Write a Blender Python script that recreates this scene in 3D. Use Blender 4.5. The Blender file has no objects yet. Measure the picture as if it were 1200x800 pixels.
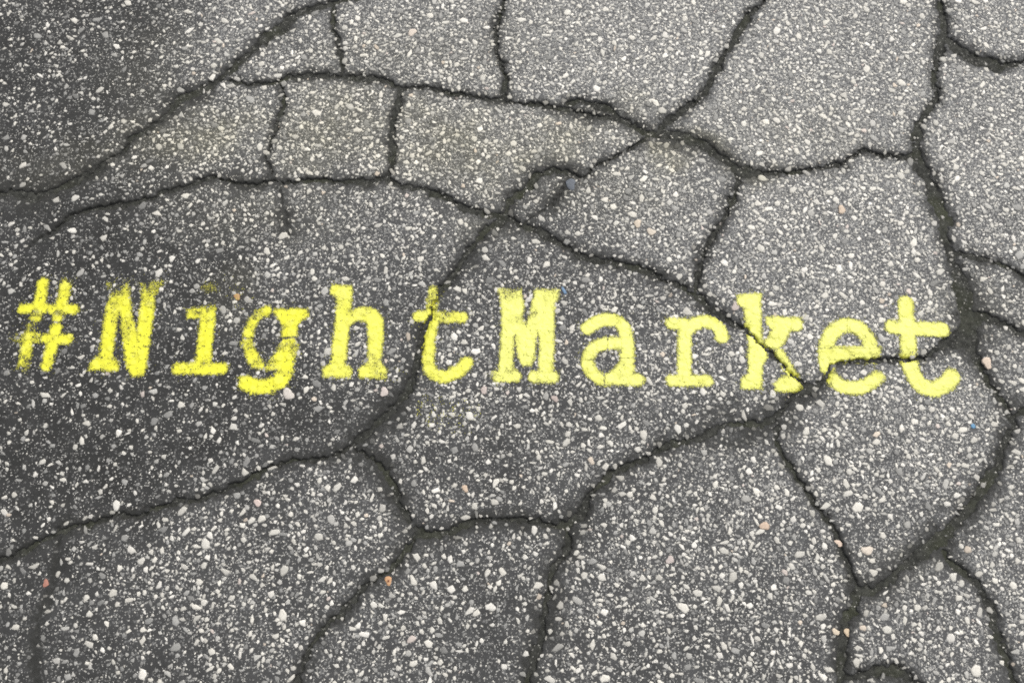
import bpy, math, random
import numpy as np
from mathutils import Matrix, Vector

random.seed(11)
rng = np.random.default_rng(11)
sc = bpy.context.scene
col = sc.collection

# ------------------------------------------------------------------ camera, sky, sun, exposure
CAM_H = 1.12                      # metres above the asphalt, phone held at chest height
TILT = math.radians(16.0)         # from straight down
LENS = 28.0
FPX = 1200 * LENS / 36.0          # focal length in pixels of the 1200 x 800 photograph
cam_data = bpy.data.cameras.new("camera")
cam_data.lens = LENS; cam_data.sensor_width = 36.0; cam_data.sensor_fit = 'HORIZONTAL'
cam_data.clip_start = 0.02; cam_data.clip_end = 500
cam = bpy.data.objects.new("camera", cam_data); col.objects.link(cam)
cam.location = (0, 0, CAM_H); cam.rotation_euler = (TILT, 0, 0)
sc.camera = cam

SUN_EL, SUN_AZ = math.radians(52), math.radians(35)
world = bpy.data.worlds.new("World"); sc.world = world; world.use_nodes = True
wn = world.node_tree.nodes; wl = world.node_tree.links
bg = wn["Background"]
sky = wn.new("ShaderNodeTexSky"); sky.sky_type = 'NISHITA'; sky.sun_disc = False
sky.sun_elevation = SUN_EL; sky.sun_rotation = SUN_AZ
sky.air_density = 1.0; sky.dust_density = 6.0; sky.ozone_density = 0.6
hs = wn.new("ShaderNodeHueSaturation"); hs.inputs["Saturation"].default_value = 0.17   # an overcast sky is nearly grey
wl.new(sky.outputs[0], hs.inputs["Color"]); wl.new(hs.outputs[0], bg.inputs["Color"])
bg.inputs["Strength"].default_value = 0.13
sun_data = bpy.data.lights.new("sun", 'SUN'); sun_data.energy = 1.1; sun_data.angle = math.radians(24)
sun_data.color = (1.0, 0.962, 0.905)
sun = bpy.data.objects.new("sun", sun_data); col.objects.link(sun)
sd = Vector((math.sin(SUN_AZ) * math.cos(SUN_EL), math.cos(SUN_AZ) * math.cos(SUN_EL), math.sin(SUN_EL)))
sun.rotation_euler = sd.to_track_quat('Z', 'Y').to_euler(); sun.location = sd * 20
sc.view_settings.view_transform = 'Standard'; sc.view_settings.look = 'None'
sc.view_settings.exposure = 0.42; sc.view_settings.gamma = 1.0
sc.cycles.use_denoising = False
sc.cycles.filter_width = 1.8

# ------------------------------------------------------------------ photograph pixel -> point on the ground
ct, st = math.cos(TILT), math.sin(TILT)
def ground(px, py):
    px = np.asarray(px, float); py = np.asarray(py, float)
    u = (px - 600) / FPX; v = (400 - py) / FPX
    dy = v * ct + st; dz = v * st - ct
    k = -CAM_H / dz
    return u * k, dy * k
def mm_per_px(px, py):
    x0, y0 = ground(px, py); x1, y1 = ground(px + 1.0, py)
    return np.hypot(x1 - x0, y1 - y0)

# ------------------------------------------------------------------ numpy noise on points
def lattice(seed, n=256):
    return np.random.default_rng(seed).random((n, n)).astype(np.float32)
LAT = {}
def vnoise(x, y, scale, seed):
    if seed not in LAT: LAT[seed] = lattice(seed)
    L = LAT[seed]; n = L.shape[0]
    gx = x / scale + 71.3; gy = y / scale + 37.9
    ix = np.floor(gx).astype(np.int64); iy = np.floor(gy).astype(np.int64)
    fx = gx - ix; fy = gy - iy
    fx = fx * fx * (3 - 2 * fx); fy = fy * fy * (3 - 2 * fy)
    a = L[iy % n, ix % n]; b = L[iy % n, (ix + 1) % n]
    c = L[(iy + 1) % n, ix % n]; d = L[(iy + 1) % n, (ix + 1) % n]
    return (a * (1 - fx) + b * fx) * (1 - fy) + (c * (1 - fx) + d * fx) * fy
def fnoise(x, y, scale, seed, octs=3):
    s = 0; a = 1; t = 0
    for o in range(octs):
        s = s + a * vnoise(x, y, scale / 2 ** o, seed + o * 7); t += a; a *= 0.55
    return s / t
def sstep(a, b, x):
    t = np.clip((x - a) / (b - a), 0, 1); return t * t * (3 - 2 * t)

# ------------------------------------------------------------------ cracks: (x, y, groove width px, half-width of the dirty band px)
CR = [
 # long crack across the upper left corner
 [(0,225,4,8),(17,225,7,14),(40,231,12,18),(57,224,7,12),(87,212,9,12),(110,201,6,9),(123,188,4,6),(143,177,4,6),(150,163,4,6),(167,154,6,7),(183,143,5,7),(197,130,6,9),(213,115,13,13),(233,108,12,12),(257,93,7,8),(267,82,8,8),(290,63,9,9),(307,48,10,9),(327,33,16,11),(343,18,13,10),(367,7,8,8),(397,1,5,6),(430,-8,5,6)],
 [(388,6,5,6),(389,20,4,5),(392,40,5,6),(398,62,5,6),(400,85,4,5),(400,91,4,5)],
 # upper arc
 [(262,92,3,5),(290,97,3,5),(320,97,4,5),(337,90,4,6),(367,87,5,6),(400,90,6,7),(420,92,6,8),(440,91,5,7),(457,97,4,6),(470,101,4,5),(490,100,4,5),(513,105,5,6),(533,109,4,5),(560,114,4,5),(587,117,4,6),(613,120,3,5),(633,123,4,6),(657,126,5,9),(672,129,6,10),(690,136,5,10),(710,137,5,9),(727,138,7,11),(743,148,6,9),(760,156,9,12),(777,158,14,15),(797,160,13,14),(820,167,15,14),(837,177,13,13),(853,188,12,13),(867,199,15,16),(883,202,10,13),(910,202,5,8),(940,200,4,7),(967,197,6,8),(987,190,6,8),(1000,180,5,6),(1013,175,5,8),(1033,182,4,6),(1053,183,4,7),(1072,181,7,9)],
 [(665,122,4,8),(677,119,7,9),(700,124,8,10),(713,128,7,9),(727,138,7,8)],
 [(774,152,12,14),(780,146,9,12),(797,132,7,9),(811,121,5,7),(820,116,7,8),(830,100,6,7),(840,80,5,6),(853,58,5,6),(868,34,6,7),(877,24,8,8),(882,13,5,6),(893,3,4,5),(902,-8,4,5)],
 [(591,-8,4,5),(590,0,4,5),(585,17,4,6),(580,37,5,6),(583,63,3,5),(590,77,4,5),(593,93,4,6),(590,115,6,7)],
 [(470,102,5,6),(465,120,6,7),(460,140,6,7),(457,157,6,7),(461,173,5,6),(457,197,4,5),(453,207,4,5)],
 [(328,98,3,5),(330,123,4,6),(323,143,4,6),(318,160,3,5),(312,187,4,6),(320,205,3,5)],
 [(328,222,.8,6),(332,245,.8,7),(339,275,.6,8)],
 # second arc, running on under the lettering
 [(34,288,1.5,4),(50,278,2,5),(70,262,2.5,5),(88,250,2.5,5),(112,243,3.5,5),(133,240,5,6),(157,237,5,6),(180,230,4,5),(190,223,4,5),(213,220,4,5),(233,211,4,6),(257,208,3,6),(277,215,3,9),(300,217,3,8),(320,212,4,7),(353,212,3,5),(397,211,5,6),(427,213,6,7),(450,208,6,7),(473,218,5,6),(500,223,5,6),(520,231,6,7),(543,242,6,8),(567,251,8,11),(587,253,11,14),(603,259,8,13),(630,270,6,9),(643,279,6,8),(667,290,6,9),(687,302,7,9),(713,306,6,9),(737,312,6,8),(763,319,6,9),(783,330,7,12),(800,336,8,12),(817,347,8,11),(837,364,8,11),(857,379,7,9),(872,385,5,9),(883,397,2.8,4),(900,410,2.6,4),(913,422,2.6,4),(930,440,2.6,5),(943,449,3,8),(953,454,5,9)],
 # fork between the two arcs
 [(593,250,10,12),(600,234,9,13),(617,220,7,12),(630,204,7,10),(647,197,5,11),(667,201,4.5,11),(682,206,4,11),(692,203,3,6),(700,193,3,6),(717,185,3,5),(737,175,3,6),(750,164,4,7),(760,158,6,8)],
 [(612,262,1.6,11),(636,247,1.2,12),(648,238,1.2,12),(660,222,1.0,9),(668,208,1.2,8)],
 [(867,202,11,12),(862,216,6,8),(859,232,7,9),(851,250,6,8),(843,265,6,8),(836,280,5,8),(825,297,6,9),(819,315,5,8),(815,340,5,8)],
 # long upright crack on the right
 [(1103,-8,8,8),(1103,0,8,8),(1105,17,8,9),(1107,37,12,12),(1102,58,8,10),(1094,80,5,6),(1097,97,5,7),(1100,112,5,7),(1090,127,7,8),(1079,140,8,9),(1076,160,7,9),(1074,178,10,11),(1082,197,14,13),(1090,217,15,14),(1099,238,17,14),(1107,256,15,13),(1107,274,9,10),(1116,300,10,12),(1125,326,15,14),(1132,352,19,17),(1137,376,23,20),(1140,395,24,20),(1143,412,10,13),(1157,441,8,11),(1168,462,8,10),(1182,474,5,12),(1187,490,8,14)],
 [(1104,44,12,10),(1113,46,15,12),(1127,58,16,12),(1147,70,16,12),(1170,77,14,10),(1187,75,6,7),(1200,71,4,6),(1208,69,4,6)],
 [(1117,296,4,7),(1132,297,7,9),(1150,302,7,9),(1173,309,4,6),(1187,316,4,6),(1200,325,4,6),(1208,330,4,6)],
 [(1142,366,9,12),(1156,368,8,11),(1172,378,6,10),(1186,383,7,10),(1200,391,6,9),(1208,394,6,9)],
 # crack through the last letters
 [(1137,396,18,18),(1122,400,17,15),(1107,402,13,12),(1098,407,9,9),(1090,414,6,8),(1077,419,4.5,7),(1053,420,4,5),(1030,423,3.6,5),(1003,422,2.8,5),(987,425,2.8,5),(977,430,2.8,5),(967,444,5,8),(953,454,7,11)],
 [(953,454,8,13),(944,461,6,13),(930,466,4,15),(918,478,7,20),(905,492,8,22),(885,497,6,22),(853,498,6,22),(823,511,7,16),(800,517,7,13),(783,520,6,11),(767,530,6,10),(750,540,6,9),(733,546,7,9),(717,553,7,10),(703,570,7,10),(690,586,7,10),(677,605,9,12),(662,616,9,15),(647,617,6,10),(627,612,5,9),(600,610,5,9),(577,610,6,9),(553,611,6,9),(537,618,6,9),(517,625,6,9),(497,626,7,13),(488,618,7,14)],
 [(492,623,7,13),(480,643,5,13),(463,661,6,11),(440,678,6,10),(420,696,6,9),(403,716,6,10),(390,727,6,9),(374,742,4,9),(362,760,4,8),(356,780,4,9),(345,802,5,9),(342,808,5,9)],
 [(664,618,9,13),(665,634,7,12),(662,650,6,12),(652,660,6,11),(646,678,5,11),(643,700,6,13),(638,720,9,16),(636,738,10,16),(629,760,8,13),(623,780,6,11),(618,802,6,10),(616,808,6,10)],
 [(478,608,6,14),(470,594,5,13),(462,573,5,13),(450,553,5,12),(436,538,4,12),(420,526,4,12)],
 # crack down through the first t and away to the left
 [(590,256,8,12),(567,272,8,12),(552,290,8,12),(543,304,9,12),(530,322,8,11),(518,336,5,9),(513,348,1.8,2.5),(507,360,1.8,2.5),(505,372,3,5),(497,390,6,10),(490,414,6,11),(483,440,7,12),(477,460,6,13),(460,480,7,15),(437,500,7,14),(417,516,6,12),(403,527,5,10),(385,535,4,8),(367,537,4,7),(337,540,4,7),(310,550,4,6),(287,563,4,6),(260,576,4,6),(233,586,5,7),(207,588,5,6),(183,595,4,6),(163,603,5,6),(133,606,5,6),(110,613,5,6),(83,616,5,8),(67,625,5,8),(47,635,5,7),(27,645,6,7),(10,653,5,7),(0,656,5,7),(-8,660,5,7)],
 [(69,630,.8,5),(66,655,.4,5),(61,690,.3,6),(47,720,.3,7),(40,750,.4,6),(44,780,.3,6),(43,808,.3,6)],
 # lower right
 [(912,500,5,9),(911,516,4,8),(920,536,4,6),(933,556,5,6),(947,576,4,6),(957,593,5,6),(970,606,6,7),(980,620,5,6),(984,638,4,6),(993,658,5,7),(1000,676,7,8),(1006,693,12,10)],
 [(1005,692,15,13),(998,714,9,11),(989,730,11,13),(986,748,7,10),(985,773,8,10),(986,802,9,10),(986,808,9,10)],
 [(1007,694,14,12),(1027,690,8,11),(1047,676,9,12),(1067,658,10,13),(1085,642,13,17),(1106,632,18,20),(1119,616,11,18),(1133,600,9,15),(1149,583,8,13),(1163,556,12,13),(1174,536,8,11),(1181,518,7,10),(1188,500,7,11),(1187,488,8,12)],
 [(1187,488,8,12),(1200,480,6,9),(1208,476,6,9)],
 [(1108,645,10,15),(1114,656,7,9),(1130,672,5,7),(1147,686,8,8),(1159,708,7,8),(1168,732,7,8),(1176,756,9,9),(1184,780,10,11),(1191,802,9,10),(1193,808,9,10)],
 [(986,797,6,9),(1003,795,6,8),(1022,790,8,9),(1040,787,10,10),(1056,788,11,10),(1068,796,9,9),(1078,806,7,9)],
]

# ------------------------------------------------------------------ the height field of the broken asphalt
xs = [ground(a, b) for a, b in ((0, 0), (1200, 0), (0, 800), (1200, 800))]
X0 = min(p[0] for p in xs) - 0.16; X1 = -X0
Y0 = min(p[1] for p in xs) - 0.16; Y1 = max(p[1] for p in xs) + 0.16
STEP = 0.00180
NX = int((X1 - X0) / STEP); NY = int((Y1 - Y0) / STEP)
gx = X0 + np.arange(NX + 1) * (X1 - X0) / NX
gy = Y0 + np.arange(NY + 1) * (Y1 - Y0) / NY
GX, GY = np.meshgrid(gx, gy)
# warped coordinates give the cracks their ragged edges
WX = GX + (fnoise(GX, GY, 0.030, 101) - .5) * 0.009 + (fnoise(GX, GY, 0.008, 131, 3) - .5) * 0.0078
WY = GY + (fnoise(GX, GY, 0.030, 151) - .5) * 0.009 + (fnoise(GX, GY, 0.008, 181, 3) - .5) * 0.0078
RAG = (fnoise(GX, GY, 0.0055, 191, 2) - .5) * 0.0066 + (fnoise(GX, GY, 0.017, 195, 2) - .5) * 0.0040
depth = np.zeros_like(GX); dirt = np.zeros_like(GX); core = np.full_like(GX, 9.0)

def crack_segments(pts):
    p = [list(map(float, q)) for q in pts]
    # cracks that leave the frame go on beyond it
    for end in (0, -1):
        q = p[end]
        if q[0] < -2 or q[0] > 1202 or q[1] < -4 or q[1] > 802:
            r = p[1] if end == 0 else p[-2]
            dx, dy = q[0] - r[0], q[1] - r[1]; l = math.hypot(dx, dy)
            ext = [q[0] + dx / l * 160 + 12, q[1] + dy / l * 160 - 9, q[2], q[3]]
            if end == 0: p.insert(0, ext)
            else: p.append(ext)
    P = []
    for q in p:
        gx_, gy_ = ground(q[0], q[1]); m = float(mm_per_px(q[0], q[1]))
        P.append((float(gx_), float(gy_), q[2] * m * 0.5, q[3] * m))
    out = []
    for a, b in zip(P[:-1], P[1:]):
        n = max(1, int(math.hypot(b[0] - a[0], b[1] - a[1]) / 0.012))
        for k in range(n):
            f0, f1 = k / n, (k + 1) / n
            out.append((tuple(a[i] + (b[i] - a[i]) * f0 for i in range(4)), tuple(a[i] + (b[i] - a[i]) * f1 for i in range(4))))
    return out
for line in CR:
    for a, b in crack_segments(line):
        R = max(a[2], b[2]) * 1.5 + max(a[3], b[3]) * 2.4 + 0.008
        i0 = max(0, int((min(a[0], b[0]) - R - X0) / STEP)); i1 = min(NX + 1, int((max(a[0], b[0]) + R - X0) / STEP) + 2)
        j0 = max(0, int((min(a[1], b[1]) - R - Y0) / STEP)); j1 = min(NY + 1, int((max(a[1], b[1]) + R - Y0) / STEP) + 2)
        if i0 >= i1 or j0 >= j1: continue
        wx = WX[j0:j1, i0:i1]; wy = WY[j0:j1, i0:i1]
        dx, dy = b[0] - a[0], b[1] - a[1]; L2 = dx * dx + dy * dy + 1e-12
        t = np.clip(((wx - a[0]) * dx + (wy - a[1]) * dy) / L2, 0, 1)
        d = np.hypot(wx - a[0] - t * dx, wy - a[1] - t * dy)
        d = np.maximum(0, d + RAG[j0:j1, i0:i1] * np.minimum(1, d / .0012)); w = a[2] + (b[2] - a[2]) * t; s = a[3] + (b[3] - a[3]) * t
        w = w * (.56 + .86 * vnoise(wx, wy, .022, 141))
        D = np.clip(w * 3.6, 0.0, 0.011)
        depth[j0:j1, i0:i1] = np.maximum(depth[j0:j1, i0:i1], D * (.80 * sstep(1.12, 0.30, d / w) + .20 * sstep(2.2, .6, d / w)))
        dirt[j0:j1, i0:i1] = np.maximum(dirt[j0:j1, i0:i1], np.exp(-(d / (s * 1.30)) ** 2))
        core[j0:j1, i0:i1] = np.minimum(core[j0:j1, i0:i1], d / (w + 0.0008))
fade = np.minimum(np.minimum(GX - X0, X1 - GX), np.minimum(GY - Y0, Y1 - GY))
fade = sstep(0.0, 0.03, fade)
H = (-depth + (fnoise(GX, GY, 0.16, 211) - .5) * 0.004 + (fnoise(GX, GY, 0.012, 241, 2) - .5) * 0.0009
     + (fnoise(GX, GY, 0.0045, 261, 2) - .5) * 0.0007 - dirt * 0.0012) * fade
BED = (-0.0042 + (fnoise(GX, GY, 0.012, 281) - .5) * 0.003 + (fnoise(GX, GY, 0.004, 299, 2) - .5) * 0.0011)
BED = np.where(fade < 1, BED - 0.004, BED)

# ------------------------------------------------------------------ worn and mossy areas (pixel centres of hand-read patches)
def patch(ax, ay, rx, ry, rot=0.0):
    cx, cy = ground(ax, ay); m = float(mm_per_px(ax, ay))
    c, s = math.cos(math.radians(rot)), math.sin(math.radians(rot))
    dx = (PXG - cx) / m; dy = (PYG - cy) / m
    u = (dx * c + dy * s) / rx; v = (-dx * s + dy * c) / ry
    return np.exp(-(u * u + v * v))
PXG = GX + (fnoise(GX, GY, 0.08, 301, 4) - .5) * 0.12; PYG = GY + (fnoise(GX, GY, 0.08, 331, 4) - .5) * 0.12
WEAR_PTS = [  # x, y, wear, reach
 (40,40,.16,90),(130,60,.16,90),(60,140,.14,90),(150,110,.14,60),(215,20,.42,30),(280,25,.74,50),(250,60,.68,35),(205,75,.30,30),
 (340,60,.72,60),(230,150,.66,60),(140,205,.24,40),(20,250,.12,60),(390,150,.72,70),(480,50,.78,90),(600,60,.9,110),(760,60,.98,120),
 (960,90,1.0,140),(1160,40,.94,60),(1160,170,.9,90),(550,170,.74,90),(680,160,.74,70),(790,190,.72,40),(760,240,.62,70),(660,250,.5,50),(960,270,.88,120),(1080,330,.86,60),
 (1170,280,.78,60),(1180,350,.66,40),(240,235,.34,50),(130,270,.12,80),(330,260,.42,60),(440,250,.46,60),(60,330,.08,110),(200,320,.11,90),
 (380,330,.34,70),(460,330,.42,60),(50,480,.06,120),(200,490,.08,120),(330,480,.17,80),(410,420,.36,60),(430,480,.28,50),
 (600,320,.42,90),(720,350,.47,80),(560,400,.42,80),(640,480,.38,100),(760,440,.48,90),(540,540,.36,80),(850,420,.56,60),
 (860,300,.82,60),(100,560,.08,80),(300,520,.14,60),(150,680,.32,80),(280,640,.40,90),(400,600,.42,60),(60,740,.13,50),(20,680,.12,40),(230,770,.28,80),
 (380,700,.34,60),(500,740,.33,90),(570,680,.34,60),(740,680,.42,100),(720,780,.37,70),(850,590,.55,90),(880,740,.46,90),(1000,540,.66,90),(1080,500,.68,80),
 (1080,590,.64,60),(1180,620,.74,70),(1160,560,.66,40),(1090,730,.58,70),(1190,740,.66,50),(1000,770,.4,30),(1180,440,.66,40)]
num = np.zeros_like(GX); den = np.full_like(GX, 1e-9)
for ax, ay, v, r in WEAR_PTS:
    g = patch(ax, ay, r, r); num += g * v; den += g
wear = np.clip(num / den * 1.08 - .02 + (fnoise(GX, GY, 0.13, 341, 2) - .5) * .26 * sstep(.1, .35, num / den) + (fnoise(GX, GY, 0.05, 351) - .5) * 0.26 + (fnoise(GX, GY, 0.015, 371) - .5) * 0.20, 0, 1)
rim = sstep(0.0, 0.15, np.minimum(np.minimum(GX - X0, X1 - GX), np.minimum(GY - Y0, Y1 - GY)) + (fnoise(GX, GY, 0.06, 381) - .5) * .08)
wear = wear * rim + .5 * (1 - rim)
moss = np.zeros_like(GX)
for ax, ay, rx, ry, rot, v in [(235,160,85,50,15,.8),(395,150,75,60,0,.75),(520,170,95,60,0,.85),(640,165,75,40,20,.75),(775,180,45,18,-20,1.0),(830,185,40,20,-25,.9),(300,235,120,40,0,.28),(480,70,150,40,5,.25),(700,225,80,40,0,.3),(180,90,60,60,30,.25),(930,160,90,50,0,.22),
     (120,195,60,25,15,.55),(90,190,90,30,0,.35),(250,120,60,20,0,.35),(870,200,40,18,0,.7),(700,130,80,25,0,.4),(270,345,40,40,0,.35),(560,260,30,15,0,.4),(1140,380,60,60,0,.25),(1060,655,50,20,25,.3)]:
    moss = np.maximum(moss, v * patch(ax, ay, rx, ry, rot))
moss = np.clip(moss * (0.45 + 1.1 * fnoise(GX, GY, 0.02, 401)), 0, 1)
dirtn = np.clip(dirt * (0.14 + 1.55 * fnoise(GX, GY, 0.024, 431, 4)), 0, 1)
dirtn = np.maximum(dirtn, .95 * sstep(1.5, .7, core))

# ------------------------------------------------------------------ which slab each cell belongs to
ci = np.arange(0, NY, 2); cj = np.arange(0, NX, 2)
blocked = core[np.ix_(ci, cj)] < 0.75
lab = -np.ones(blocked.shape, np.int32); nlab = 0
nb_y, nb_x = blocked.shape
bl = blocked.tolist()
labl = [[-1] * nb_x for _ in range(nb_y)]
sizes = []
for sy in range(0, nb_y, 6):
    for sx in range(0, nb_x, 6):
        if bl[sy][sx] or labl[sy][sx] >= 0: continue
        stack = [(sy, sx)]; labl[sy][sx] = nlab; cnt = 0
        while stack:
            y, x = stack.pop(); cnt += 1
            for yy, xx in ((y + 1, x), (y - 1, x), (y, x + 1), (y, x - 1)):
                if 0 <= yy < nb_y and 0 <= xx < nb_x and labl[yy][xx] < 0 and not bl[yy][xx]:
                    labl[yy][xx] = nlab; stack.append((yy, xx))
        sizes.append(cnt); nlab += 1
lab = np.array(labl, np.int32)
for k, n in enumerate(sizes):
    if n < 250: lab[lab == k] = -1          # crumbs inside a crack join their neighbour
for it in range(400):
    m = lab < 0
    if not m.any(): break
    new = lab.copy()
    for ax_, sh in ((0, 1), (0, -1), (1, 1), (1, -1)):
        r = np.roll(lab, sh, ax_); pick = (new < 0) & (r >= 0); new[pick] = r[pick]
    lab = new
celllab = lab[np.minimum(np.arange(NY) // 2, nb_y - 1)][:, np.minimum(np.arange(NX) // 2, nb_x - 1)]
LABELS = [k for k in range(nlab) if (lab == k).any()]

def look(field, x, y):
    i = np.clip(((np.asarray(x) - X0) / (X1 - X0) * NX).round().astype(int), 0, NX)
    j = np.clip(((np.asarray(y) - Y0) / (Y1 - Y0) * NY).round().astype(int), 0, NY)
    return field[j, i]
def bilin(field, x, y):
    fx = np.clip((x - X0) / (X1 - X0) * NX, 0, NX - 1e-6); fy = np.clip((y - Y0) / (Y1 - Y0) * NY, 0, NY - 1e-6)
    i = fx.astype(int); j = fy.astype(int); fx = fx - i; fy = fy - j
    return (field[j, i] * (1 - fx) + field[j, i + 1] * fx) * (1 - fy) + (field[j + 1, i] * (1 - fx) + field[j + 1, i + 1] * fx) * fy

# ------------------------------------------------------------------ materials
def mat(name):
    m = bpy.data.materials.new(name); m.use_nodes = True
    nt = m.node_tree; p = nt.nodes["Principled BSDF"]
    p.inputs["Specular IOR Level"].default_value = 0.25
    return m, nt, p
def N(nt, kind, **kw):
    n = nt.nodes.new(kind)
    for k, v in kw.items(): setattr(n, k, v)
    return n
def math_(nt, op, a, b=None, c=None, clamp=False):
    n = N(nt, "ShaderNodeMath", operation=op); n.use_clamp = clamp
    for i, v in enumerate((a, b, c)):
        if v is None: continue
        if isinstance(v, (int, float)): n.inputs[i].default_value = v
        else: nt.links.new(v, n.inputs[i])
    return n.outputs[0]
def mixc(nt, f, a, b, mode='MIX'):
    n = N(nt, "ShaderNodeMix", data_type='RGBA', blend_type=mode)
    for sock, v in ((n.inputs["Factor"], f), (n.inputs["A"], a), (n.inputs["B"], b)):
        if isinstance(v, (int, float)): sock.default_value = v
        elif isinstance(v, tuple): sock.default_value = (*v, 1)
        else: nt.links.new(v, sock)
    return n.outputs["Result"]
def maprange(nt, v, a, b, c=0.0, d=1.0):
    n = N(nt, "ShaderNodeMapRange"); n.clamp = True
    nt.links.new(v, n.inputs["Value"])
    for k, x in (("From Min", a), ("From Max", b), ("To Min", c), ("To Max", d)):
        if isinstance(x, (int, float)): n.inputs[k].default_value = x
        else: nt.links.new(x, n.inputs[k])
    return n.outputs["Result"]
def noise(nt, co, scale, detail=3.0, rough=0.55):
    n = N(nt, "ShaderNodeTexNoise"); n.inputs["Scale"].default_value = scale
    n.inputs["Detail"].default_value = detail; n.inputs["Roughness"].default_value = rough
    nt.links.new(co, n.inputs["Vector"]); return n.outputs["Fac"]

def speck_layer(nt, co, scale, thr, size_lo, size_hi):
    """small pale grains: random cells of a Voronoi, each a small angular spot. thr: the share of cells that stay empty"""
    v = N(nt, "ShaderNodeTexVoronoi", feature='F1'); v.voronoi_dimensions = '2D'
    v.inputs["Scale"].default_value = scale; v.inputs["Randomness"].default_value = 1.0
    nt.links.new(co, v.inputs["Vector"])
    sep = N(nt, "ShaderNodeSeparateColor"); nt.links.new(v.outputs["Color"], sep.inputs[0])
    on = math_(nt, 'GREATER_THAN', sep.outputs[0], thr)
    size = maprange(nt, sep.outputs[1], 0, 1, size_lo, size_hi)
    edge = math_(nt, 'SUBTRACT', size, v.outputs["Distance"])
    spot = maprange(nt, edge, 0.0, 0.10)
    return math_(nt, 'MULTIPLY', math_(nt, 'MULTIPLY', on, spot), maprange(nt, sep.outputs[2], 0, 1, 0.35, 1.0))

def asphalt(name, attributes):
    m, nt, p = mat(name)
    geo = N(nt, "ShaderNodeNewGeometry"); co = geo.outputs["Position"]
    # grains are displaced a little so that they are not round
    wob = N(nt, "ShaderNodeTexNoise"); wob.inputs["Scale"].default_value = 420; wob.inputs["Detail"].default_value = 1
    nt.links.new(co, wob.inputs["Vector"])
    off = N(nt, "ShaderNodeVectorMath", operation='MULTIPLY_ADD')
    nt.links.new(wob.outputs["Color"], off.inputs[0]); off.inputs[1].default_value = (.0022, .0022, 0); nt.links.new(co, off.inputs[2])
    co2 = off.outputs[0]
    if attributes:
        at = {}
        for k in ("wear", "moss", "dirt"):
            a = N(nt, "ShaderNodeAttribute"); a.attribute_name = k; at[k] = a.outputs["Fac"]
        w, ms, dt = at["wear"], at["moss"], at["dirt"]
    else:
        w = maprange(nt, noise(nt, co, 1.3), .3, .7, .40, .60)
        ms = math_(nt, 'MULTIPLY', maprange(nt, noise(nt, co, 2.1), .6, .75), .5)
        v = N(nt, "ShaderNodeTexVoronoi", feature='DISTANCE_TO_EDGE'); v.inputs["Scale"].default_value = 3.4
        v.voronoi_dimensions = '2D'
        o2 = N(nt, "ShaderNodeVectorMath", operation='MULTIPLY_ADD'); wb = N(nt, "ShaderNodeTexNoise"); wb.inputs["Scale"].default_value = 9
        wb.inputs["Detail"].default_value = 5; nt.links.new(co, wb.inputs["Vector"]); nt.links.new(wb.outputs["Color"], o2.inputs[0])
        o2.inputs[1].default_value = (.12, .12, 0); nt.links.new(co, o2.inputs[2]); nt.links.new(o2.outputs[0], v.inputs["Vector"])
        dt = maprange(nt, v.outputs["Distance"], 0.0, 0.05, 1.0, 0.0)
    clumps = noise(nt, co, 55, 4)
    fine = noise(nt, co, 900, 2, .7)
    binder = mixc(nt, w, (.0268, .0270, .0264), (.110, .1115, .1135))
    binder = mixc(nt, maprange(nt, clumps, .3, .7, 0, .40), binder, mixc(nt, w, (.0205, .0206, .0200), (.056, .057, .0575)))
    # grey stone faces, half coated
    wq = math_(nt, 'POWER', w, 1.6)
    half = speck_layer(nt, co2, 250, math_(nt, 'SUBTRACT', .74, math_(nt, 'MULTIPLY', wq, .40)), .26, .52)
    c1 = mixc(nt, math_(nt, 'MULTIPLY', half, .75), binder, mixc(nt, w, (.12, .12, .117), (.285, .287, .283)))
    tiny = speck_layer(nt, co2, 520, math_(nt, 'SUBTRACT', .89, math_(nt, 'MULTIPLY', wq, .38)), .28, .60)
    tint = mixc(nt, noise(nt, co, 130, 2), (.52, .505, .462), (.40, .40, .385))
    keep = math_(nt, 'SUBTRACT', 1.0, math_(nt, 'MULTIPLY', dt, 1.15), clamp=True)
    c2 = mixc(nt, math_(nt, 'MULTIPLY', tiny, keep), c1, tint)
    c3 = mixc(nt, math_(nt, 'MULTIPLY', math_(nt, 'SUBTRACT', fine, .5), .5), c2, (1, 1, 1), 'OVERLAY') if False else c2
    # olive algae film, then dark soil rubbed in along the cracks
    c4 = mixc(nt, math_(nt, 'MULTIPLY', ms, .48), c3, mixc(nt, .75, c3, (.93, .89, .66), 'MULTIPLY'))
    c4 = mixc(nt, math_(nt, 'MULTIPLY', ms, .11), c4, (.235, .222, .135))
    soil = mixc(nt, noise(nt, co, 240, 3), (.0145, .0148, .0138), (.036, .0362, .033))
    dmask = maprange(nt, math_(nt, 'ADD', dt, math_(nt, 'MULTIPLY', math_(nt, 'MULTIPLY', math_(nt, 'SUBTRACT', noise(nt, co, 230, 5, .7), .5), 1.7), maprange(nt, dt, 0, .25))), .08, .90, 0, .86)
    c5 = mixc(nt, dmask, c4, soil)
    nt.links.new(c5, p.inputs["Base Color"])
    p.inputs["Roughness"].default_value = .86
    b = N(nt, "ShaderNodeBump"); b.inputs["Strength"].default_value = .55; b.inputs["Distance"].default_value = .0009
    hsum = math_(nt, 'ADD', math_(nt, 'MULTIPLY', noise(nt, co, 520, 3, .6), .8), math_(nt, 'ADD', math_(nt, 'MULTIPLY', half, .35), math_(nt, 'MULTIPLY', tiny, .3)))
    nt.links.new(hsum, b.inputs["Height"]); nt.links.new(b.outputs[0], p.inputs["Normal"])
    return m
M_ASPHALT = asphalt("cracked_asphalt", True)
M_OUTER = asphalt("asphalt_beyond", False)

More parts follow.
